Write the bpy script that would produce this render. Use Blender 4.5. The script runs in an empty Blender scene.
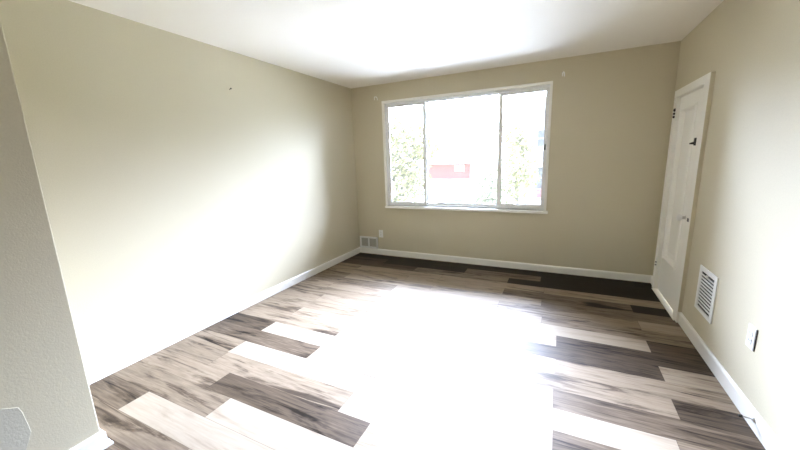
import bpy, bmesh, math, random
from mathutils import Vector, Matrix
random.seed(7)
S = bpy.context.scene
C = S.collection

# ------------------------------------------------------------------ camera
YAW, PITCH, ROLL = 0.450861, -0.194788, 0.032942
CAM = Vector((2.78568, -4.27815, 1.41481))
Mr = Matrix.Rotation(YAW, 3, 'Z') @ Matrix.Rotation(PITCH, 3, 'X') @ Matrix.Rotation(ROLL, 3, 'Y')
right, fwd, up = Mr.col[0], Mr.col[1], Mr.col[2]
cd = bpy.data.cameras.new('camera')
cam = bpy.data.objects.new('camera', cd); C.objects.link(cam)
M4 = Matrix((right, up, -fwd)).transposed().to_4x4(); M4.translation = CAM
cam.matrix_world = M4
cd.sensor_fit = 'HORIZONTAL'; cd.sensor_width = 36.0; cd.lens = 331.3186 / 800 * 36.0
cd.clip_start = 0.02; cd.clip_end = 400
S.camera = cam

# ------------------------------------------------------------------ world: bright overcast sky
SKY = 75.0; BACK_SKY = .05; SIDE = (2.45, .85)
w = bpy.data.worlds.new('overcast_sky'); S.world = w; w.use_nodes = True
nt = w.node_tree; nt.nodes.clear()
tc = nt.nodes.new('ShaderNodeTexCoord'); sx = nt.nodes.new('ShaderNodeSeparateXYZ')
rp = nt.nodes.new('ShaderNodeValToRGB'); bg = nt.nodes.new('ShaderNodeBackground'); wo = nt.nodes.new('ShaderNodeOutputWorld')
rp.color_ramp.elements[0].position = 0.0; rp.color_ramp.elements[0].color = (.052, .06, .08, 1)
rp.color_ramp.elements[1].position = 0.6; rp.color_ramp.elements[1].color = (.86, .98, 1.36, 1)
for p_, k_ in ((.10, .18), (.30, .75)):
    rp.color_ramp.elements.new(p_).color = (.86*k_, .98*k_, 1.36*k_, 1)
# the sky is brightest in front of the window (towards +Y) and dim behind the house
sy = nt.nodes.new('ShaderNodeMapRange'); sy.interpolation_type = 'SMOOTHSTEP'
sy.inputs[1].default_value = -.28; sy.inputs[2].default_value = .12; sy.inputs[3].default_value = BACK_SKY; sy.inputs[4].default_value = 1.0
ml = nt.nodes.new('ShaderNodeMath'); ml.operation = 'MULTIPLY'; ml.inputs[1].default_value = SKY
nt.links.new(tc.outputs['Generated'], sx.inputs[0]); nt.links.new(sx.outputs['Z'], rp.inputs[0])
nt.links.new(sx.outputs['Y'], sy.inputs[0]); nt.links.new(sy.outputs[0], ml.inputs[0]); 
sxr = nt.nodes.new('ShaderNodeMapRange'); sxr.inputs[1].default_value = -.8; sxr.inputs[2].default_value = .8
sxr.inputs[3].default_value = SIDE[0]; sxr.inputs[4].default_value = SIDE[1]
ml2 = nt.nodes.new('ShaderNodeMath'); ml2.operation = 'MULTIPLY'
nt.links.new(sx.outputs['X'], sxr.inputs[0]); nt.links.new(ml.outputs[0], ml2.inputs[0]); nt.links.new(sxr.outputs[0], ml2.inputs[1])
nt.links.new(ml2.outputs[0], bg.inputs['Strength'])
nt.links.new(rp.outputs[0], bg.inputs['Color']); nt.links.new(bg.outputs[0], wo.inputs['Surface'])

S.view_settings.view_transform = 'Standard'; S.view_settings.look = 'None'
S.view_settings.gamma = 1.0; S.view_settings.use_curve_mapping = False
S.view_settings.exposure = 0.84
S.cycles.use_denoising = True
S.cycles.max_bounces = 14; S.cycles.diffuse_bounces = 10; S.cycles.glossy_bounces = 4; S.cycles.transparent_max_bounces = 12
S.cycles.sample_clamp_indirect = 12.0; S.cycles.caustics_reflective = False

# room numbers (metres): back wall y=0, left wall x=0
W, D, H, T = 3.7584, -9.0, 2.44, 0.10
HX, HY = 9.0, -2.95                                     # added unseen side passage that drains light: far wall, near wall
WX0, WX1, WZ0, WZ1 = 0.522, 2.640, 0.760, 2.190       # front window opening
DY0, DY1, DZ1 = -0.205, -0.880, 1.905                  # door opening in the right wall
PX, PY = 0.716, -3.632                                 # partition return

def portal(name, loc, rot, sx_, sy_):
    l = bpy.data.lights.new(name, 'AREA'); l.shape = 'RECTANGLE'; l.size = sx_; l.size_y = sy_
    l.cycles.is_portal = True
    o = bpy.data.objects.new(name, l); C.objects.link(o); o.location = loc; o.rotation_euler = rot
portal('window_daylight', ((WX0+WX1)/2, T + .02, (WZ0+WZ1)/2), (-math.pi/2, 0, 0), WX1-WX0, WZ1-WZ0)

# ------------------------------------------------------------------ materials
def newmat(name):
    m = bpy.data.materials.new(name); m.use_nodes = True
    n = m.node_tree; return m, n, n.nodes['Principled BSDF']
def N(n, t, **kw):
    x = n.nodes.new(t)
    for k, v in kw.items(): setattr(x, k, v)
    return x
def mat(name, col, rough=.5, metal=0, bump=0, scale=40, var=0, spec=.5, detail=3):
    m, n, b = newmat(name)
    b.inputs['Base Color'].default_value = (*col, 1); b.inputs['Roughness'].default_value = rough
    b.inputs['Metallic'].default_value = metal; b.inputs['Specular IOR Level'].default_value = spec
    t = N(n, 'ShaderNodeTexCoord'); no = N(n, 'ShaderNodeTexNoise')
    no.inputs['Scale'].default_value = scale; no.inputs['Detail'].default_value = detail
    n.links.new(t.outputs['Object'], no.inputs['Vector'])
    if var:
        r = N(n, 'ShaderNodeValToRGB')
        r.color_ramp.elements[0].position = .3; r.color_ramp.elements[1].position = .7
        r.color_ramp.elements[0].color = (*[c*(1-var) for c in col], 1)
        r.color_ramp.elements[1].color = (*[min(1, c*(1+var)) for c in col], 1)
        n.links.new(no.outputs[0], r.inputs[0]); n.links.new(r.outputs[0], b.inputs['Base Color'])
    if bump:
        bp = N(n, 'ShaderNodeBump'); bp.inputs['Strength'].default_value = bump; bp.inputs['Distance'].default_value = .004
        n.links.new(no.outputs[0], bp.inputs['Height']); n.links.new(bp.outputs[0], b.inputs['Normal'])
    return m

WALLC = (.60, .545, .40)
M_wall = mat('greige_wall_paint', WALLC, .62, bump=.14, scale=150, var=.025, spec=.35)
M_patch = mat('grey_plaster_patch', (.53, .50, .40), .7, bump=.2, scale=110, var=.04)
M_absorb = mat('brown_light_absorber', (.14, .10, .065), .6, scale=6, var=.2)  # dark colour for unseen walls, added to soak up bounce light
M_ceil = mat('white_ceiling_paint', (.90, .865, .785), .8, bump=.3, scale=90)
M_trim = mat('white_trim_paint', (.88, .86, .79), .35, bump=.05, scale=60)
M_door = mat('white_door_paint', (.89, .87, .80), .4, bump=.05, scale=50)
M_vinyl = mat('white_window_vinyl', (.83, .83, .81), .35)
M_gasket = mat('grey_gasket', (.25, .24, .22), .6)
M_plate = mat('white_plastic', (.85, .85, .82), .35)
M_slot = mat('dark_slot', (.02, .02, .02), .6)
M_black = mat('black_metal', (.015, .015, .015), .4)
M_nickel = mat('brushed_nickel', (.62, .60, .56), .3, metal=1)
M_whitemetal = mat('white_enamel_metal', (.85, .85, .82), .3)
M_grille = mat('beige_grille_enamel', (.46, .44, .37), .5)
M_duct = mat('dark_duct', (.03, .03, .028), .8)
M_rubber = mat('dark_rubber', (.03, .028, .025), .7)
M_scr = mat('dark_screw', (.06, .055, .05), .4, metal=.6)

# floor planks
M_floor, n, b = newmat('vinyl_wood_planks')
L = n.links.new
def math_(op, a, b_=None, c=None):
    x = N(n, 'ShaderNodeMath', operation=op)
    for i, v in enumerate((a, b_, c)):
        if v is None: continue
        if isinstance(v, (int, float)): x.inputs[i].default_value = v
        else: L(v, x.inputs[i])
    return x.outputs[0]
at = N(n, 'ShaderNodeAttribute', attribute_name='tone').outputs['Fac']
se = N(n, 'ShaderNodeAttribute', attribute_name='seed').outputs['Fac']
ln = N(n, 'ShaderNodeAttribute', attribute_name='plank_length').outputs['Fac']
uvn = N(n, 'ShaderNodeUVMap', uv_map='plank'); suv = N(n, 'ShaderNodeSeparateXYZ'); L(uvn.outputs[0], suv.inputs[0])
u, v = suv.outputs[0], suv.outputs[1]
def grain(su, sv, detail, rough=.6, dist=0.0, off=0):
    cx = N(n, 'ShaderNodeCombineXYZ'); L(math_('MULTIPLY', u, su), cx.inputs[0]); L(math_('MULTIPLY', v, sv), cx.inputs[1])
    L(math_('ADD', math_('MULTIPLY', se, 37.0), off), cx.inputs[2])
    no = N(n, 'ShaderNodeTexNoise'); no.inputs['Scale'].default_value = 1; no.inputs['Detail'].default_value = detail
    no.inputs['Roughness'].default_value = rough; no.inputs['Distortion'].default_value = dist
    L(cx.outputs[0], no.inputs['Vector']); return no.outputs[0]
def ramp01(x, lo, hi):
    r = N(n, 'ShaderNodeMapRange', interpolation_type='SMOOTHSTEP')
    L(x, r.inputs[0]); r.inputs[1].default_value = lo; r.inputs[2].default_value = hi; return r.outputs[0]
g1 = grain(1.6, 14, 5, .65, .8)            # broad flame streaks
g2 = grain(5, 90, 4, .6, .2, 3)            # fine grain
g3 = grain(1.8, 10, 5, .62, 1.2, 7)          # weathered blotches
st = ramp01(g1, .46, .72); bl = ramp01(g3, .52, .72)
# tone after grain
amp = math_('ADD', math_('MULTIPLY', math_('SUBTRACT', 1.0, math_('ABSOLUTE', math_('SUBTRACT', math_('MULTIPLY', at, 2.0), 1.0))), .40), .18)
t1 = math_('SUBTRACT', at, math_('MULTIPLY', math_('ADD', math_('MULTIPLY', st, .85), math_('MULTIPLY', bl, .45)), amp))
t1 = math_('ADD', t1, math_('MULTIPLY', math_('SUBTRACT', g2, .5), .42))
t1 = math_('ADD', t1, math_('MULTIPLY', math_('SUBTRACT', g1, .5), .42))
cr = N(n, 'ShaderNodeValToRGB'); e = cr.color_ramp.elements
e[0].position = 0; e[0].color = (.014, .009, .005, 1)
e[1].position = 1; e[1].color = (.45, .375, .285, 1)
for p_, c_ in ((.25, (.105, .075, .050)), (.5, (.255, .195, .135)), (.75, (.355, .29, .215))):
    x = e.new(p_); x.color = (*c_, 1)
L(t1, cr.inputs[0])
# plank edges
ev = math_('MINIMUM', v, math_('SUBTRACT', .171, v)); eu = math_('MINIMUM', u, math_('SUBTRACT', ln, u))
ed = ramp01(math_('MINIMUM', ev, eu), .0004, .0022)
mx = N(n, 'ShaderNodeMix', data_type='RGBA'); L(ed, mx.inputs[0])
dk = N(n, 'ShaderNodeMix', data_type='RGBA', blend_type='MULTIPLY'); dk.inputs[0].default_value = 1
L(cr.outputs[0], dk.inputs[6]); dk.inputs[7].default_value = (.55, .52, .5, 1)
L(dk.outputs[2], mx.inputs[6]); L(cr.outputs[0], mx.inputs[7]); L(mx.outputs[2], b.inputs['Base Color'])
rr = N(n, 'ShaderNodeMapRange'); L(g2, rr.inputs[0]); rr.inputs[3].default_value = .40; rr.inputs[4].default_value = .54
L(rr.outputs[0], b.inputs['Roughness'])
b.inputs['Specular IOR Level'].default_value = .09
bp = N(n, 'ShaderNodeBump'); bp.inputs['Strength'].default_value = .25; bp.inputs['Distance'].default_value = .0008
L(math_('ADD', math_('MULTIPLY', ed, 1.0), math_('MULTIPLY', g2, .8)), bp.inputs['Height']); L(bp.outputs[0], b.inputs['Normal'])

VEIL = .0048
# thin window glass: mostly clear, a little mirror by angle
M_glass, n2, b2 = newmat('clear_window_glass')
n2.nodes.remove(b2); out = n2.nodes['Material Output']
tr = N(n2, 'ShaderNodeBsdfTransparent'); tr.inputs[0].default_value = (.94, .96, .95, 1)
gl = N(n2, 'ShaderNodeBsdfGlossy'); gl.inputs['Roughness'].default_value = .02
fr = N(n2, 'ShaderNodeFresnel'); fr.inputs[0].default_value = 1.45
ms = N(n2, 'ShaderNodeMixShader'); n2.links.new(fr.outputs[0], ms.inputs[0]); n2.links.new(tr.outputs[0], ms.inputs[1]); n2.links.new(gl.outputs[0], ms.inputs[2])
tl = N(n2, 'ShaderNodeBsdfTranslucent'); tl.inputs[0].default_value = (.97, .92, .70, 1)      # veiling glare, put into the panes as a faint translucent share
m2 = N(n2, 'ShaderNodeMixShader'); m2.inputs[0].default_value = VEIL; n2.links.new(ms.outputs[0], m2.inputs[1]); n2.links.new(tl.outputs[0], m2.inputs[2])
n2.links.new(m2.outputs[0], out.inputs['Surface'])

# ------------------------------------------------------------------ mesh helpers
def box(bm, a, c, bev=0, seg=2):
    x0, y0, z0 = [min(p, q) for p, q in zip(a, c)]; x1, y1, z1 = [max(p, q) for p, q in zip(a, c)]
    vs = [bm.verts.new(p) for p in ((x0,y0,z0),(x1,y0,z0),(x1,y1,z0),(x0,y1,z0),(x0,y0,z1),(x1,y0,z1),(x1,y1,z1),(x0,y1,z1))]
    fs = [bm.faces.new([vs[i] for i in q]) for q in ((3,2,1,0),(4,5,6,7),(0,1,5,4),(1,2,6,5),(2,3,7,6),(3,0,4,7))]
    if bev:
        ed = list({e_ for f in fs for e_ in f.edges})
        bmesh.ops.bevel(bm, geom=ed, offset=bev, segments=seg, affect='EDGES', profile=.5)
def tube(bm, pts, r, seg=12, caps=True):
    pts = [Vector(p) for p in pts]; rs = r if isinstance(r, (list, tuple)) else [r]*len(pts)
    rings = []
    for i, p in enumerate(pts):
        d = (pts[min(i+1, len(pts)-1)] - pts[max(i-1, 0)]).normalized()
        a = d.orthogonal().normalized() if not rings else (pa - d*pa.dot(d)).normalized()
        pa = a; bb = d.cross(a)
        rings.append([bm.verts.new(p + (a*math.cos(2*math.pi*k/seg) + bb*math.sin(2*math.pi*k/seg))*rs[i]) for k in range(seg)])
    for q in range(len(rings)-1):
        for k in range(seg): bm.faces.new((rings[q][k], rings[q][(k+1) % seg], rings[q+1][(k+1) % seg], rings[q+1][k]))
    if caps: bm.faces.new(rings[0][::-1]); bm.faces.new(rings[-1])
def obj(name, bm, m, parent=None, smooth=False, structure=False):
    bmesh.ops.recalc_face_normals(bm, faces=bm.faces[:])
    me = bpy.data.meshes.new(name); bm.to_mesh(me); bm.free(); me.materials.append(m)
    if smooth:
        for p in me.polygons: p.use_smooth = True
    o = bpy.data.objects.new(name, me); C.objects.link(o)
    if parent:
        o.parent = parent
        o.matrix_parent_inverse = Matrix.Translation(parent.location).inverted()
    if structure: o['kind'] = 'structure'
    return o
def boxes(name, bl, m, parent=None, bev=0, **k):
    bm = bmesh.new()
    for a, c in bl: box(bm, a, c, bev)
    return obj(name, bm, m, parent, **k)
def thing(name, label, cat, loc, group=None):
    o = bpy.data.objects.new(name, None); C.objects.link(o); o.location = loc; o.empty_display_size = .05
    o['label'] = label; o['category'] = cat
    if group: o['group'] = group
    return o
def tag(o, label, cat, group=None):
    o['label'] = label; o['category'] = cat
    if group: o['group'] = group
    return o

# ------------------------------------------------------------------ room shell
PW = .171
ROWS = {
 0: [(1.30,-.05),(2.44,.04),(9,-.1)],
 1: [(.62,.18),(1.77,-.2),(2.65,.36),(9,-.15)],
 2: [(1.14,.2),(2.31,.42),(3.46,-.2),(9,-.15)],
 3: [(.40,.5),(1.55,.6),(2.70,.6),(9,.62)],
 4: [(.03,.5),(1.17,.58),(2.31,.62),(3.45,.34),(9,-.15)],
 5: [(.43,.45),(1.56,.6),(2.69,.6),(9,.36)],
 6: [(.03,.5),(1.17,.42),(2.31,.6),(3.45,.50),(9,.70)],
 7: [(.43,.6),(1.57,.6),(2.71,.62),(9,.46)],
 8: [(.03,.6),(1.17,.52),(2.31,.6),(3.447,.78),(9,.22)],
 9: [(.54,.56),(1.69,.62),(2.83,.66),(9,.20)],
 10: [(.04,.5),(1.18,.56),(2.31,.65),(3.45,.18),(9,.66)],
 11: [(.54,.55),(1.69,.64),(2.83,.6),(9,.56)],
 12: [(.04,.5),(1.178,.55),(2.32,.72),(3.44,.52),(9,.22)],
 13: [(.52,.22),(1.67,.84),(2.82,.7),(9,.32)],
 14: [(.03,.3),(1.17,.30),(2.28,.68),(3.38,.84),(9,.42)],
 15: [(.54,.5),(1.69,.80),(2.825,.78),(9,.32)],
 16: [(.55,.46),(1.70,.52),(2.85,.74),(9,.8)],
 17: [(.79,.52),(1.92,.24),(3.06,.72),(9,.5)],
 18: [(1.02,.46),(2.16,.84),(3.3,.6),(9,.3)],
 19: [(.47,.34),(1.61,.82),(2.75,.6),(9,.4)],
 20: [(1.15,.44),(2.3,.6),(9,.5)],
}
bm = bmesh.new(); uvl = bm.loops.layers.uv.new('plank')
fl = {k: bm.faces.layers.float.new(k) for k in ('tone', 'seed', 'plank_length')}
nrow = int((-D)/PW) + 2
for r in range(-1, nrow):
    ya = -.039 - PW*r; yb = ya - PW
    ca, cb = min(ya, 0.0), max(yb, D)
    if cb >= ca: continue
    spec = ROWS.get(r)
    if not spec:
        x = random.uniform(.1, 1.1); spec = []
        while x < HX: spec.append((x, random.choice((.15, .4, .5, .6, .8)))); x += 1.143
        spec.append((9, .55))
    x0 = min(spec[0][0] - 1.143, -.002)
    for i, (x1, tn) in enumerate(spec):
        xe = x0 + 1.143 if x1 == 9 else x1
        a, c = max(x0, 0), min(x1, W if ca > HY + PW else HX)
        if c > a:
            vs = [bm.verts.new(p) for p in ((a, cb, 0), (c, cb, 0), (c, ca, 0), (a, ca, 0))]
            f = bm.faces.new(vs); f[fl['tone']] = tn; f[fl['seed']] = random.random(); f[fl['plank_length']] = xe - x0
            for l in f.loops: l[uvl].uv = (l.vert.co.x - x0, ya - l.vert.co.y)
        x0 = x1
me = bpy.data.meshes.new('floor'); bm.normal_update(); bm.to_mesh(me); bm.free(); me.materials.append(M_floor)
floor = bpy.data.objects.new('floor', me); C.objects.link(floor); floor['kind'] = 'structure'

boxes('ceiling', [((-T, D-T, H), (W+T, T, H+.12)), ((W+T, D-T, H), (HX+T, HY+T, H+.12))], M_ceil, structure=True)
boxes('wall_left', [((-T, D-T, -.1), (0, T, H))], M_wall, structure=True)
boxes('wall_back', [((-T, 0, -.1), (WX0, T, H)), ((WX1, 0, -.1), (W+T, T, H)), ((WX0, 0, -.1), (WX1, T, WZ0)), ((WX0, 0, WZ1), (WX1, T, H))], M_wall, structure=True)
boxes('wall_right', [((W, HY, -.1), (W+T, DY1, H)), ((W, DY0, -.1), (W+T, 0, H)), ((W, DY1, DZ1), (W+T, DY0, H)), ((W, DY1, -.1), (W+T, DY0, -.002))], M_wall, structure=True)
boxes('wall_front', [((-T, D-T, -.1), (HX+T, D, H))], M_absorb, structure=True)
boxes('wall_added_passage', [((W+T, HY, -.1), (HX+T, HY+T, H)), ((HX, D, -.1), (HX+T, HY, H))], M_absorb, structure=True)  # added passage, out of view, keeps bounce light off the partition
bm = bmesh.new(); box(bm, (0, D, 0), (PX, PY, H))
wp = obj('wall_partition', bm, M_wall, structure=True)
md = wp.modifiers.new('corner_bead', 'BEVEL'); md.width = .006; md.segments = 3
# old plaster repair low on the partition face
bm = bmesh.new()
pp = [(-3.95, .02), (-3.885, .05), (-3.882, .207), (-3.868, .238), (-3.854, .276), (-3.857, .320), (-3.863, .385), (-3.870, .412), (-3.915, .440), (-4.05, .46), (-4.20, .30), (-4.12, .05)]
lo = [bm.verts.new((PX - .001, y + .0015, z)) for y, z in pp]; hi = [bm.verts.new((PX + .0014, y, z)) for y, z in pp]
bm.faces.new(hi)
for i in range(len(pp)): bm.faces.new((lo[i], lo[(i+1) % len(pp)], hi[(i+1) % len(pp)], hi[i]))
pt = obj('plaster_patch', bm, M_patch, wp, structure=True)

def baseboard(name, p, q, inward, h=.086, th=.014, prof=None, mitre=0):
    p, q, nv = Vector(p), Vector(q), Vector(inward)
    prof = prof or [(0, 0), (th, 0), (th, h-.014), (th*.75, h-.006), (th*.45, h), (0, h)]
    bm = bmesh.new(); al = (p - q).normalized(); A = [bm.verts.new(p + nv*a + al*a*mitre + Vector((0, 0, z))) for a, z in prof]; B = [bm.verts.new(q + nv*a + Vector((0, 0, z))) for a, z in prof]
    k = len(prof)
    for i in range(k): bm.faces.new((A[i], A[(i+1) % k], B[(i+1) % k], B[i]))
    bm.faces.new(A[::-1]); bm.faces.new(B)
    return obj(name, bm, M_trim, structure=True)
baseboard('baseboard_left', (0, 0, 0), (0, PY, 0), (1, 0, 0))
baseboard('baseboard_back', (.014, 0, 0), (W, 0, 0), (0, -1, 0))
baseboard('baseboard_right', (W, -.985, 0), (W, HY, 0), (-1, 0, 0), h=.098)
baseboard('baseboard_right_corner', (W, -.0145, 0), (W, -.135, 0), (-1, 0, 0))
pf = [(0, 0), (.030, 0), (.030, .010), (.024, .020), (.016, .024), (.014, .078), (.008, .090), (0, .090)]
baseboard('baseboard_partition', (PX, PY, 0), (PX, D, 0), (1, 0, 0), prof=pf, mitre=1)
baseboard('baseboard_partition_end', (PX, PY, 0), (.014, PY, 0), (0, 1, 0), prof=pf, mitre=1)
baseboard('baseboard_front', (PX+.014, D, 0), (HX, D, 0), (0, 1, 0))

# ------------------------------------------------------------------ window
win = bpy.data.objects.new('window_1', None); C.objects.link(win); win.location = ((WX0+WX1)/2, 0, WZ0); win['kind'] = 'structure'
bm = bmesh.new()
box(bm, (WX0-.026, -.012, WZ0), (WX0+.006, .02, WZ1+.026), .003)
box(bm, (WX1-.006, -.012, WZ0), (WX1+.020, .02, WZ1+.026), .003)
box(bm, (WX0-.026, -.013, WZ1-.006), (WX1+.020, .02, WZ1+.026), .003)
obj('casing', bm, M_trim, win, structure=True)
bm = bmesh.new(); box(bm, (WX0-.020, -.045, WZ0-.034), (WX1+.040, .05, WZ0), .006); obj('sill', bm, M_trim, win, structure=True)
# outer vinyl frame
def ring(bm, x0, x1, z0, z1, y0, y1, wl, wr, wb, wt, bev=.003):
    box(bm, (x0, y0, z0), (x0+wl, y1, z1), bev); box(bm, (x1-wr, y0, z0), (x1, y1, z1), bev)
    box(bm, (x0+wl, y0, z0), (x1-wr, y1, z0+wb), bev); box(bm, (x0+wl, y0, z1-wt), (x1-wr, y1, z1), bev)
bm = bmesh.new(); ring(bm, WX0, WX1, WZ0, WZ1, .025, .095, .026, .018, .022, .030); obj('frame', bm, M_vinyl, win, structure=True)
xa, xb = 1.112, 2.098           # mullion centres
za, zb = WZ0+.022, WZ1-.030
def sash(x0, x1, y0, y1, wl, wr, wb, wt):
    bm = bmesh.new(); ring(bm, x0, x1, za, zb, y0, y1, wl, wr, wb, wt)
    s = obj('sash', bm, M_vinyl, win, structure=True)
    ym = (y0+y1)/2
    boxes('glass', [((x0+wl-.004, ym-.002, za+wb-.004), (x1-wr+.004, ym+.002, zb-wt+.004))], M_glass, s, structure=True)
    bm = bmesh.new(); ring(bm, x0+wl-.001, x1-wr+.001, za+wb-.001, zb-wt+.001, ym-.007, ym-.003, .004, .004, .004, .004, 0)
    obj('gasket', bm, M_gasket, s, structure=True)
    return s
s1 = sash(WX0+.026, xa+.012, .032, .056, .030, .036, .034, .034)
s2 = sash(xa-.012, xb+.018, .060, .084, .034, .040, .022, .012)
s3 = sash(xb-.022, WX1-.018, .032, .056, .046, .026, .040, .036)
bm = bmesh.new(); box(bm, (WX1-.038, .022, 1.47), (WX1-.024, .034, 1.535), .003); obj('latch', bm, M_black, s3, structure=True)

# ------------------------------------------------------------------ door
door = bpy.data.objects.new('door_1', None); C.objects.link(door); door.location = (W, (DY0+DY1)/2, 0); door['kind'] = 'structure'
bm = bmesh.new()
box(bm, (W-.028, -.985, .0), (W+.02, DY1+.004, DZ1-.005), .004)
box(bm, (W-.028, DY0-.004, 0), (W+.02, -.135, DZ1-.005), .004)
box(bm, (W-.029, -.985, DZ1-.004), (W+.02, -.135, DZ1+.062), .004)
obj('casing', bm, M_trim, door, structure=True)
boxes('casing_side_shade', [((W-.026, -.9885, .10), (W, -.9852, DZ1+.060))], M_wall, door, structure=True)  # shade on the casing side, put in as a wall-coloured strip
# jamb stops
bm = bmesh.new(); box(bm, (W+.02, DY1, 0), (W+.10, DY1+.012, DZ1)); box(bm, (W+.02, DY0-.012, 0), (W+.10, DY0, DZ1)); box(bm, (W+.02, DY1, DZ1-.012), (W+.10, DY0, DZ1))
box(bm, (W+.044, DY1+.004, .02), (W+.058, DY1+.030, DZ1)); box(bm, (W+.044, DY0-.030, .02), (W+.058, DY0-.004, DZ1)); box(bm, (W+.044, DY1+.004, DZ1-.03), (W+.058, DY0-.004, DZ1-.004))
obj('jamb', bm, M_trim, door, structure=True)
# slab with one tall recessed panel
sy0, sy1, sz0, sz1 = DY1+.014, DY0-.014, .016, DZ1-.014
py0, py1, pz0, pz1 = -.665, -.310, .385, 1.775
bm = bmesh.new(); xs, xe = W+.004, W+.040
box(bm, (xs+.022, py0-.01, pz0-.01), (xe-.004, py1+.01, pz1+.01))
box(bm, (xs, sy0, sz0), (xe, py0, sz1)); box(bm, (xs, py1, sz0), (xe, sy1, sz1)); box(bm, (xs, py0, sz0), (xe, py1, pz0)); box(bm, (xs, py0, pz1), (xe, py1, sz1))
slab = obj('door_slab', bm, M_door, door, structure=True)
bm = bmesh.new()
def rect(x, m_): return [bm.verts.new((x, y, z)) for y, z in ((py0+m_, pz0+m_), (py1-m_, pz0+m_), (py1-m_, pz1-m_), (py0+m_, pz1-m_))]
Rg = [rect(xs+.001, -.020), rect(xs-.010, -.016), rect(xs-.014, -.004), rect(xs-.004, .012), rect(xs+.016, .022), rect(xs+.016, .050), rect(xs+.004, .085)]
for a, c in zip(Rg, Rg[1:]):
    for i in range(4): bm.faces.new((a[i], a[(i+1) % 4], c[(i+1) % 4], c[i]))
bm.faces.new(Rg[-1])
obj('panel', bm, M_door, slab, structure=True)
def lathe_x(bm, x0, y, z, prof, seg=24):
    rings = [[bm.verts.new((x0 - d, y + r*math.cos(2*math.pi*k/seg), z + r*math.sin(2*math.pi*k/seg))) for k in range(seg)] for d, r in prof]
    for a, c in zip(rings, rings[1:]):
        for k in range(seg): bm.faces.new((a[k], a[(k+1) % seg], c[(k+1) % seg], c[k]))
    bm.faces.new(rings[0]); bm.faces.new(rings[-1][::-1])
ky, kz = -.800, .862
bm = bmesh.new(); lathe_x(bm, xs, ky, kz, [(0, .032), (.004, .032), (.008, .026), (.010, .013), (.036, .012)]); obj('knob_rose', bm, M_nickel, door, True, structure=True)
bm = bmesh.new(); lathe_x(bm, xs, ky, kz, [(.034, .012), (.040, .022), (.050, .028), (.060, .0275), (.067, .020), (.070, .008)]); obj('knob', bm, M_whitemetal, door, True, structure=True)
bm = bmesh.new(); box(bm, (W-.0310, -.955, kz-.010), (W-.027, -.920, kz+.018), .002); obj('strike_plate', bm, M_black, door, structure=True)
by_, bz_ = -.800, 1.475
bm = bmesh.new(); box(bm, (xs-.024, by_-.014, bz_-.026), (xs, by_+.014, bz_+.034), .005)
tube(bm, [(xs-.008, by_, bz_-.004), (xs-.022, by_+.002, bz_-.006), (xs-.050, by_+.006, bz_-.010)], [.013, .011, .005], 12); obj('deadbolt_turn', bm, M_black, door, structure=True)
for z in (1.755, .30):
    bm = bmesh.new(); tube(bm, [(W-.030, DY0-.002, z-.045), (W-.030, DY0-.002, z+.045)], .007, 10); box(bm, (W-.030, DY0-.003, z-.044), (W-.0275, DY0+.026, z+.044), .001)
    hg = obj('hinge', bm, M_whitemetal, door, structure=True)
    for dz in (-.030, 0, .032):
        if z < 1 and dz > 0: continue
        bm = bmesh.new(); q = (.015 if dz > 0 else .011) if z > 1 else .005
        lathe_x(bm, W-.0298, DY0-.012, z+dz, [(0, q), (.010, q*.95), (.013, q*.6)], 10); obj('hinge_pin', bm, M_scr, hg, structure=True)
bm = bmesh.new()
box(bm, (W-.040, -.950, 0), (W-.0285, -.190, .011), .004); box(bm, (W-.034, DY1, 0), (W+.10, DY0, .010), .003); obj('threshold_streak', bm, M_trim, door, structure=True)  # white strip also stands in for the light streak under the door

# ------------------------------------------------------------------ wall fittings
# supply register on the right wall
y0, y1, z0, z1 = -1.542, -1.240, .262, .590
reg = thing('wall_register', 'white louvred air register with dark slots, on right wall beside the door', 'air vent', (W, (y0+y1)/2, z0))
oy0, oy1, oz0, oz1 = y0+.040, y1-.040, z0+.030, z1-.034
bm = bmesh.new()
box(bm, (W-.008, y0, z0), (W, oy0, z1), .002); box(bm, (W-.008, oy1, z0), (W, y1, z1), .002)
box(bm, (W-.008, oy0, z0), (W, oy1, oz0), .002); box(bm, (W-.008, oy0, oz1), (W, oy1, z1), .002)
obj('frame', bm, M_whitemetal, reg)
boxes('duct_backing', [((W-.0016, oy0, oz0), (W-.0002, oy1, oz1))], M_duct, reg)
ns = 11; pit = (oz1-oz0)/ns
for i in range(ns+1):
    zc = oz0 + pit*i
    if i in (0, ns): continue
    bm = bmesh.new(); vs = []
    a, c = (W-.0075, zc-.0045), (W-.003, zc+.0055)
    for y in (oy0, oy1):
        vs.append([bm.verts.new(p) for p in ((a[0], y, a[1]), (a[0], y, a[1]+.0085), (c[0], y, c[1]), (c[0], y, c[1]-.003))])
    for k in range(4): bm.faces.new((vs[0][k], vs[0][(k+1) % 4], vs[1][(k+1) % 4], vs[1][k]))
    bm.faces.new(vs[0][::-1]); bm.faces.new(vs[1])
    obj('louvre', bm, M_whitemetal, reg)
bm = bmesh.new(); box(bm, (W-.016, (oy0+oy1)/2-.012, oz1-pit*.9), (W-.006, (oy0+oy1)/2+.006, oz1-.002), .002); obj('damper_lever', bm, M_whitemetal, reg)

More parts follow.
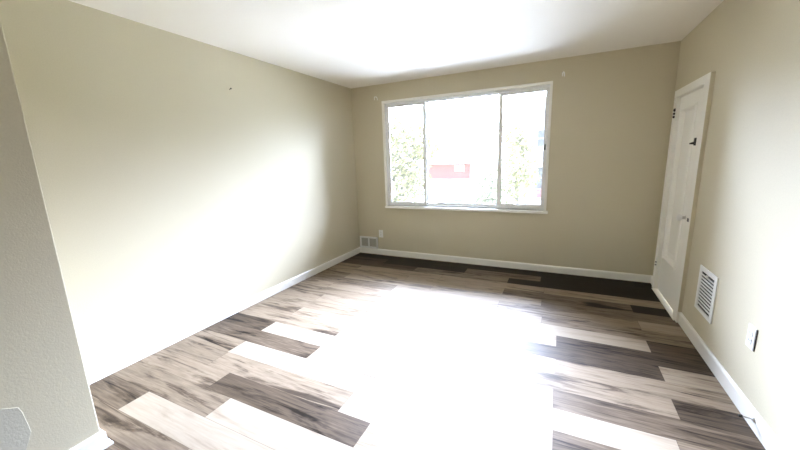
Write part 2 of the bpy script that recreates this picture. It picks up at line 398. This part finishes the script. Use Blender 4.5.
# return grille low on the back wall
x0, x1, z0, z1 = .018, .334, .086, .268
ret = thing('return_grille', 'white framed two-panel return air grille low in the back left corner', 'air vent', ((x0+x1)/2, 0, z0))
xm = (x0+x1)/2
bm = bmesh.new()
for a, c in (((x0, z0), (x0+.026, z1)), ((x1-.026, z0), (x1, z1)), ((xm-.011, z0), (xm+.011, z1)), ((x0, z0), (x1, z0+.026)), ((x0, z1-.026), (x1, z1))):
    box(bm, (a[0], -.018, a[1]), (c[0], 0, c[1]), .002)
obj('frame', bm, M_whitemetal, ret)
for a, c in ((x0+.026, xm-.011), (xm+.011, x1-.026)):
    bm = bmesh.new(); box(bm, (a, -.004, z0+.026), (c, -.0005, z1-.026)); k = 12
    for i in range(k):
        zz = z0+.026 + (z1-z0-.052)*(i+.5)/k
        box(bm, (a, -.011, zz-.003), (c, -.003, zz+.002))
    obj('grille_panel', bm, M_grille, ret)

# outlets
def outlet(o, to, sc=1.0):
    def P(u_, d, z): return to(u_*sc, d, z*sc)
    def bx(bm, u0, d0, z0, u1, d1, z1, bev): box(bm, P(u0, d0, z0), P(u1, d1, z1), bev)
    bm = bmesh.new(); bx(bm, -.036, 0, -.058, .036, .007, .058, .003); obj('cover_plate', bm, M_plate, o)
    for z in (-.020, .020):
        bm = bmesh.new(); bx(bm, -.017, .005, z-.015, .017, .0095, z+.015, .0035); s = obj('socket', bm, M_plate, o)
        bm = bmesh.new()
        for q in (-.0065, .0065): bx(bm, q-.0012, .009, z-.001, q+.0012, .0100, z+.008, 0)
        bx(bm, -.002, .009, z-.010, .002, .0100, z-.006, 0)
        obj('slots', bm, M_slot, s)
    bm = bmesh.new(); bx(bm, -.003, .006, -.003, .003, .0082, .003, .001); obj('screw', bm, M_nickel, o)
o1 = thing('wall_outlet', 'white duplex wall outlet above the return grille on the back wall', 'outlet', (.392, 0, .326), 'wall outlets')
outlet(o1, lambda u_, d, z: (.392+u_, -d, .326+z), 1.0)
o2 = thing('wall_outlet', 'white duplex wall outlet on the right wall above the baseboard, near the door stop', 'outlet', (W, -2.022, .425), 'wall outlets')
outlet(o2, lambda u_, d, z: (W-d, -2.022-u_, .425+z), 1.08)
# the right-hand plate stands a little proud of the wall along its near edge
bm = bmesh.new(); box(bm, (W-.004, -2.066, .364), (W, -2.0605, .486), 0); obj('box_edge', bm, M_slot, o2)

# door stop on the right baseboard
ds = thing('door_stop', 'small metal door stop with a dark rubber tip on the right baseboard', 'door stop', (W-.014, -2.20, .062))
bx0 = W-.014
bm = bmesh.new(); lathe_x(bm, bx0, -2.20, .060, [(0, .014), (.003, .014), (.006, .009), (.010, .005)], 16); obj('base', bm, M_whitemetal, ds, True)
bm = bmesh.new(); tube(bm, [(bx0-.008, -2.20, .060), (bx0-.044, -2.196, .061)], .0036, 10); obj('rod', bm, M_nickel, ds, True)
bm = bmesh.new(); tube(bm, [(bx0-.042, -2.196, .061), (bx0-.044, -2.196, .061), (bx0-.055, -2.198, .061), (bx0-.057, -2.198, .061)], [.005, .0075, .0075, .005], 12); obj('rubber_tip', bm, M_rubber, ds, True)

# curtain hooks and nail
def hook(px, pz, label, mir):
    t = thing('curtain_rod_hook', label, 'hook', (px, 0, pz), 'curtain rod hooks')
    bm = bmesh.new(); box(bm, (px-.006, -.004, pz-.020), (px+.006, 0, pz+.022), .002); obj('plate', bm, M_whitemetal, t)
    bm = bmesh.new(); tube(bm, [(px, -.002, pz+.012), (px+mir*.016, -.018, pz+.020), (px+mir*.046, -.028, pz+.016), (px+mir*.060, -.030, pz-.004), (px+mir*.064, -.028, pz-.030)], .006, 8); obj('hook_arm', bm, M_whitemetal, t, True)
hook(.382, 2.262, 'small white curtain rod hook on the wall left of the window', 1)
hook(2.752, 2.272, 'small white curtain rod hook on the wall right of the window', .3)
nl = thing('wall_nail', 'small dark nail stuck high in the bare left wall', 'nail', (0, -2.026, 2.10))
bm = bmesh.new(); tube(bm, [(-.002, -2.026, 2.098), (.018, -2.026, 2.104), (.019, -2.026, 2.104), (.022, -2.026, 2.105)], [.003, .003, .007, .007], 10); obj('nail_body', bm, M_black, nl)

# ------------------------------------------------------------------ outdoors
GZ = -1.65
M_lawn = mat('lawn_grass', (.050, .060, .022), .9, bump=.3, scale=3, var=.35)
M_road = mat('asphalt', (.10, .10, .10), .9, scale=8, var=.15)
M_brick = mat('red_brick', (.16, .034, .036), .85, scale=6, var=.2)
M_roof = mat('pale_roof_shingle', (.13, .12, .115), .9, scale=5, var=.15)
M_siding = mat('pale_siding', (.17, .16, .155), .7, scale=3, var=.05)
M_white = mat('white_house_paint', (.5, .5, .5), .6)
M_pane = mat('dark_house_pane', (.025, .028, .032), .25)
M_redp = mat('red_paint', (.16, .028, .035), .5)
M_carw = mat('white_car_paint', (.5, .5, .5), .25)
M_tyre = mat('tyre_rubber', (.02, .02, .02), .8)
M_bark = mat('bark', (.045, .038, .03), .9, bump=.5, scale=12)
M_leafy = mat('yellow_green_leaves', (.105, .098, .022), .7, scale=2, var=.4)
M_leafg = mat('green_leaves', (.06, .066, .024), .7, scale=2, var=.4)
M_cable = mat('black_cable', (.02, .02, .02), .6)
def at(px_dx, dz, dist): return Vector((CAM.x + px_dx*dist, CAM.y + dist, CAM.z + dz*dist))
boxes('ground', [((-70, T+.6, GZ-.3), (40, 90, GZ))], M_lawn, structure=True)
boxes('bounce_slab', [((-9, T+.62, GZ-.02), (9, 7.5, GZ+.01))], mat('pale_bounce', (.32, .31, .30), .9, scale=4, var=.08), structure=True)  # unseen pale slab, added to bounce daylight up to the ceiling
boxes('street', [((-70, 11.6, GZ), (40, 18.0, GZ+.012))], M_road, structure=True)

def foliage(name, blobs, nleaf, size, m, parent, seed):
    rn = random.Random(seed); bm = bmesh.new(); tot = sum(b_[3]**2 for b_ in blobs)
    for (cx, cy, cz, r) in blobs:
        for _ in range(int(nleaf*r*r/tot)):
            d = Vector((rn.gauss(0, 1), rn.gauss(0, 1), rn.gauss(0, 1))).normalized() * r * rn.uniform(.35, 1.05)
            p = Vector((cx, cy, cz)) + d
            a = Vector((rn.gauss(0, 1), rn.gauss(0, 1), rn.gauss(0, 1))).normalized(); c = a.orthogonal().normalized(); q = a.cross(c)
            s = size*rn.uniform(.6, 1.3)
            vs = [bm.verts.new(p + o_) for o_ in (-c*s, q*s*.45 + a*s*.12, c*s, -q*s*.45 + a*s*.12)]
            bm.faces.new(vs[:3]); bm.faces.new((vs[0], vs[2], vs[3]))
    return obj(name, bm, m, parent)
def tree(name, label, cat, base, blobs, nleaf, size, m, seed, tr=.16):
    t = thing(name, label, cat, base)
    top = Vector(blobs[0][:3]); bx_ = Vector(base)
    bm = bmesh.new(); tube(bm, [bx_, bx_.lerp(top, .5)+Vector((.05, .03, 0)), top], [tr, tr*.75, tr*.3], 10)
    for b_ in blobs[1:]: tube(bm, [bx_.lerp(top, .45), Vector(b_[:3])], [tr*.5, tr*.15], 7)
    obj('trunk', bm, M_bark, t, True); foliage('foliage', blobs, nleaf, size, m, t, seed)
    return t
def blob(dx, dz, dist, r): p = at(dx, dz, dist); return (p.x, p.y, p.z, r)
p = at(-.47, 0, 15); tree('leafy_tree', 'yellow green leafy tree behind the left window pane', 'tree', (p.x, p.y, GZ),
    [blob(-.48, .02, 15, 1.6), blob(-.56, .0, 15.5, 1.5), blob(-.41, .045, 15.5, .9), blob(-.50, -.09, 14.5, 1.4), blob(-.52, .08, 15, 1.2), blob(-.375, .03, 15.2, .55), blob(-.43, -.07, 15.2, .9)], 9000, .12, M_leafy, 1)
p = at(-.195, 0, 11.5); tree('garden_shrub', 'green leafy shrub low behind the middle window pane', 'shrub', (p.x, p.y, GZ),
    [blob(-.195, -.10, 11.5, .62), blob(-.165, -.06, 11.7, .42), blob(-.21, -.14, 11.3, .6), blob(-.17, -.14, 11.5, .6)], 3000, .07, M_leafg, 2, .06)
p = at(-.108, 0, 14); tree('slender_tree', 'slender yellow green tree behind the right window pane, beside the pale house', 'tree', (p.x, p.y, GZ),
    [blob(-.112, -.02, 14, .75), blob(-.125, .06, 14.3, .6), blob(-.09, -.06, 14, .55), blob(-.13, -.09, 13.8, .7), blob(-.10, .03, 14.1, .5)], 3200, .09, M_leafy, 3, .08)

# red brick house across the street
D1 = 48; a = at(-.378, 0, D1); c = at(-.244, 0, D1); zt = at(0, -.016, D1).z
rb = thing('brick_house', 'low red brick house far across the street, with one white window', 'house', ((a.x+c.x)/2, a.y, GZ))
boxes('wall', [((a.x, a.y, GZ), (c.x, a.y+6, zt))], M_brick, rb)
bm = bmesh.new(); y_ = a.y
pr = [(-.4, zt-.05), (3, zt+1.0), (6.4, zt-.05)]
A = [bm.verts.new((a.x-.3, y_+q, z)) for q, z in pr]; B = [bm.verts.new((c.x+.3, y_+q, z)) for q, z in pr]
for i in range(3): bm.faces.new((A[i], A[(i+1) % 3], B[(i+1) % 3], B[i]))
bm.faces.new(A[::-1]); bm.faces.new(B); obj('roof', bm, M_roof, rb)
wx = at(-.292, 0, D1).x; wx2 = at(-.262, 0, D1).x; wz = at(0, -.040, D1).z; wz2 = at(0, -.022, D1).z
wf = boxes('window', [((wx, y_-.06, wz), (wx2, y_+.02, wz2))], M_white, rb)
bm = bmesh.new(); box(bm, (wx+.15, y_-.065, wz+.12), (wx2-.15, y_-.055, wz2-.12)); obj('pane', bm, mat('pale_pane', (.2, .2, .2), .3), wf)

# pale two-storey house on the right
D2 = 22; q0 = at(-.088, 0, D2); yf = q0.y
hs = thing('pale_house', 'pale two-storey house with dark windows and a porch, behind the right window pane', 'house', (q0.x+3, yf, GZ))
boxes('wall', [((q0.x, yf, GZ), (q0.x+6.5, yf+7, 3.9))], M_siding, hs)
bm = bmesh.new(); pr = [(q0.x-.35, 3.85), (q0.x+3.25, 6.3), (q0.x+6.85, 3.85)]
A = [bm.verts.new((x, yf-.4, z)) for x, z in pr]; B = [bm.verts.new((x, yf+7.4, z)) for x, z in pr]
for i in range(3): bm.faces.new((A[i], A[(i+1) % 3], B[(i+1) % 3], B[i]))
bm.faces.new(A[::-1]); bm.faces.new(B); obj('roof', bm, M_roof, hs)
def hwin(dx0, dx1, dz0, dz1):
    a_, c_ = at(dx0, dz0, D2), at(dx1, dz1, D2)
    f = boxes('window', [((a_.x, yf-.05, a_.z), (c_.x, yf+.03, c_.z))], M_white, hs)
    bm = bmesh.new(); box(bm, (a_.x+.06, yf-.06, a_.z+.06), (c_.x-.06, yf-.045, (a_.z+c_.z)/2-.02)); box(bm, (a_.x+.06, yf-.06, (a_.z+c_.z)/2+.02), (c_.x-.06, yf-.045, c_.z-.06)); obj('pane', bm, M_pane, f)
hwin(-.063, -.034, .020, .068); hwin(-.066, -.026, -.095, -.030)
a_ = at(-.088, -.020, D2)
boxes('porch_roof', [((a_.x-.1, yf-1.6, a_.z), (a_.x+4, yf, a_.z+.16))], M_white, hs)
for dx in (-.094, -.078):
    p_ = at(dx, 0, D2-1.5); bm = bmesh.new(); tube(bm, [(p_.x, yf-1.45, GZ), (p_.x, yf-1.45, a_.z)], .07, 10); obj('porch_post', bm, M_white, hs)
boxes('porch_deck', [((a_.x-.1, yf-1.6, GZ), (a_.x+4, yf, GZ+.35))], M_roof, hs)
p0, p1 = at(-.058, -.118, D2-1.3), at(-.02, -.095, D2-1.3)
bench = thing('porch_bench', 'red bench on the porch of the pale house', 'bench', ((p0.x+p1.x)/2, p0.y, GZ+.35))
boxes('backrest', [((p0.x, p0.y+.35, p0.z), (p1.x, p0.y+.39, p1.z))], M_redp, bench, .01)
boxes('seat', [((p0.x, p0.y, p0.z-.05), (p1.x, p0.y+.36, p0.z))], M_redp, bench, .01)
for x in (p0.x+.03, p1.x-.08):
    boxes('leg', [((x, p0.y+.02, GZ+.35), (x+.05, p0.y+.34, p0.z-.05))], M_redp, bench)

# parked car, only its roof shows above the sill
cb_ = at(-.282, 0, 14.4); carx, cary = cb_.x, cb_.y
car = thing('parked_car', 'white parked car at the street edge, its roof showing above the sill', 'car', (carx, cary, GZ))
def loft(bm, secs):
    R_ = [[bm.verts.new(v_) for v_ in s_] for s_ in secs]; k = len(R_[0])
    for a__, c__ in zip(R_, R_[1:]):
        for i in range(k): bm.faces.new((a__[i], a__[(i+1) % k], c__[(i+1) % k], c__[i]))
    bm.faces.new(R_[0][::-1]); bm.faces.new(R_[-1])
def sec(x, hw, zl, zh): return [(carx+x, cary-hw, GZ+zl), (carx+x, cary+hw, GZ+zl), (carx+x, cary+hw*1.0, GZ+(zl+zh)*.55), (carx+x, cary+hw*.86, GZ+zh), (carx+x, cary-hw*.86, GZ+zh), (carx+x, cary-hw, GZ+(zl+zh)*.55)]
bm = bmesh.new(); loft(bm, [sec(-2.15, .70, .35, .62), sec(-1.9, .84, .25, .80), sec(-.9, .88, .22, .92), sec(1.3, .88, .22, .95), sec(2.0, .84, .25, .90), sec(2.2, .74, .35, .70)]); obj('body', bm, M_carw, car)
def cs(x, hw, zl, zh): return [(carx+x, cary-hw, GZ+zl), (carx+x, cary+hw, GZ+zl), (carx+x, cary+hw*.82, GZ+zh), (carx+x, cary-hw*.82, GZ+zh)]
bm = bmesh.new(); loft(bm, [cs(-1.15, .74, .88, .92), cs(-.45, .76, .88, 1.36), cs(.75, .76, .88, 1.36), cs(1.6, .74, .88, .94)]); obj('window_band', bm, M_pane, car)
bm = bmesh.new(); loft(bm, [cs(-.52, .66, 1.33, 1.37), cs(-.2, .66, 1.35, 1.42), cs(.5, .66, 1.35, 1.42), cs(.85, .66, 1.31, 1.36)]); obj('car_roof', bm, M_carw, car)
for x in (-1.35, 1.4):
    for s_ in (-1, 1):
        bm = bmesh.new(); tube(bm, [(carx+x, cary+s_*.72, GZ+.32), (carx+x, cary+s_*.92, GZ+.32)], .32, 20); obj('wheel', bm, M_tyre, car)

# overhead lines and their pole (out of view to the left)
pole = thing('utility_pole', 'wooden utility pole standing at the street left of the view', 'utility pole', (-26, 17.6, GZ))
bm = bmesh.new(); tube(bm, [(-26, 17.6, GZ), (-26, 17.6, 5.2)], [.16, .11], 12); obj('post', bm, M_bark, pole)
bm = bmesh.new(); box(bm, (-26.06, 16.7, 3.2), (-25.94, 18.5, 3.32)); obj('crossarm', bm, M_bark, pole)
def wire(a__, c__, sag, label):
    a__, c__ = Vector(a__), Vector(c__); bm = bmesh.new()
    tube(bm, [a__.lerp(c__, i/20) - Vector((0, 0, sag*4*(i/20)*(1-i/20))) for i in range(21)], .016, 6)
    tag(obj('overhead_cable', bm, M_cable), label, 'cable', 'overhead cables')
wire((-25.7, 17.25, 3.46), (q0.x+1.2, yf-.50, 4.4), 1.3, 'upper thin overhead cable crossing the view outside the window')
wire((-25.7, 17.25, 2.0), (q0.x+1.2, yf-.10, 2.9), .9, 'lower thin overhead cable crossing the view outside the window')
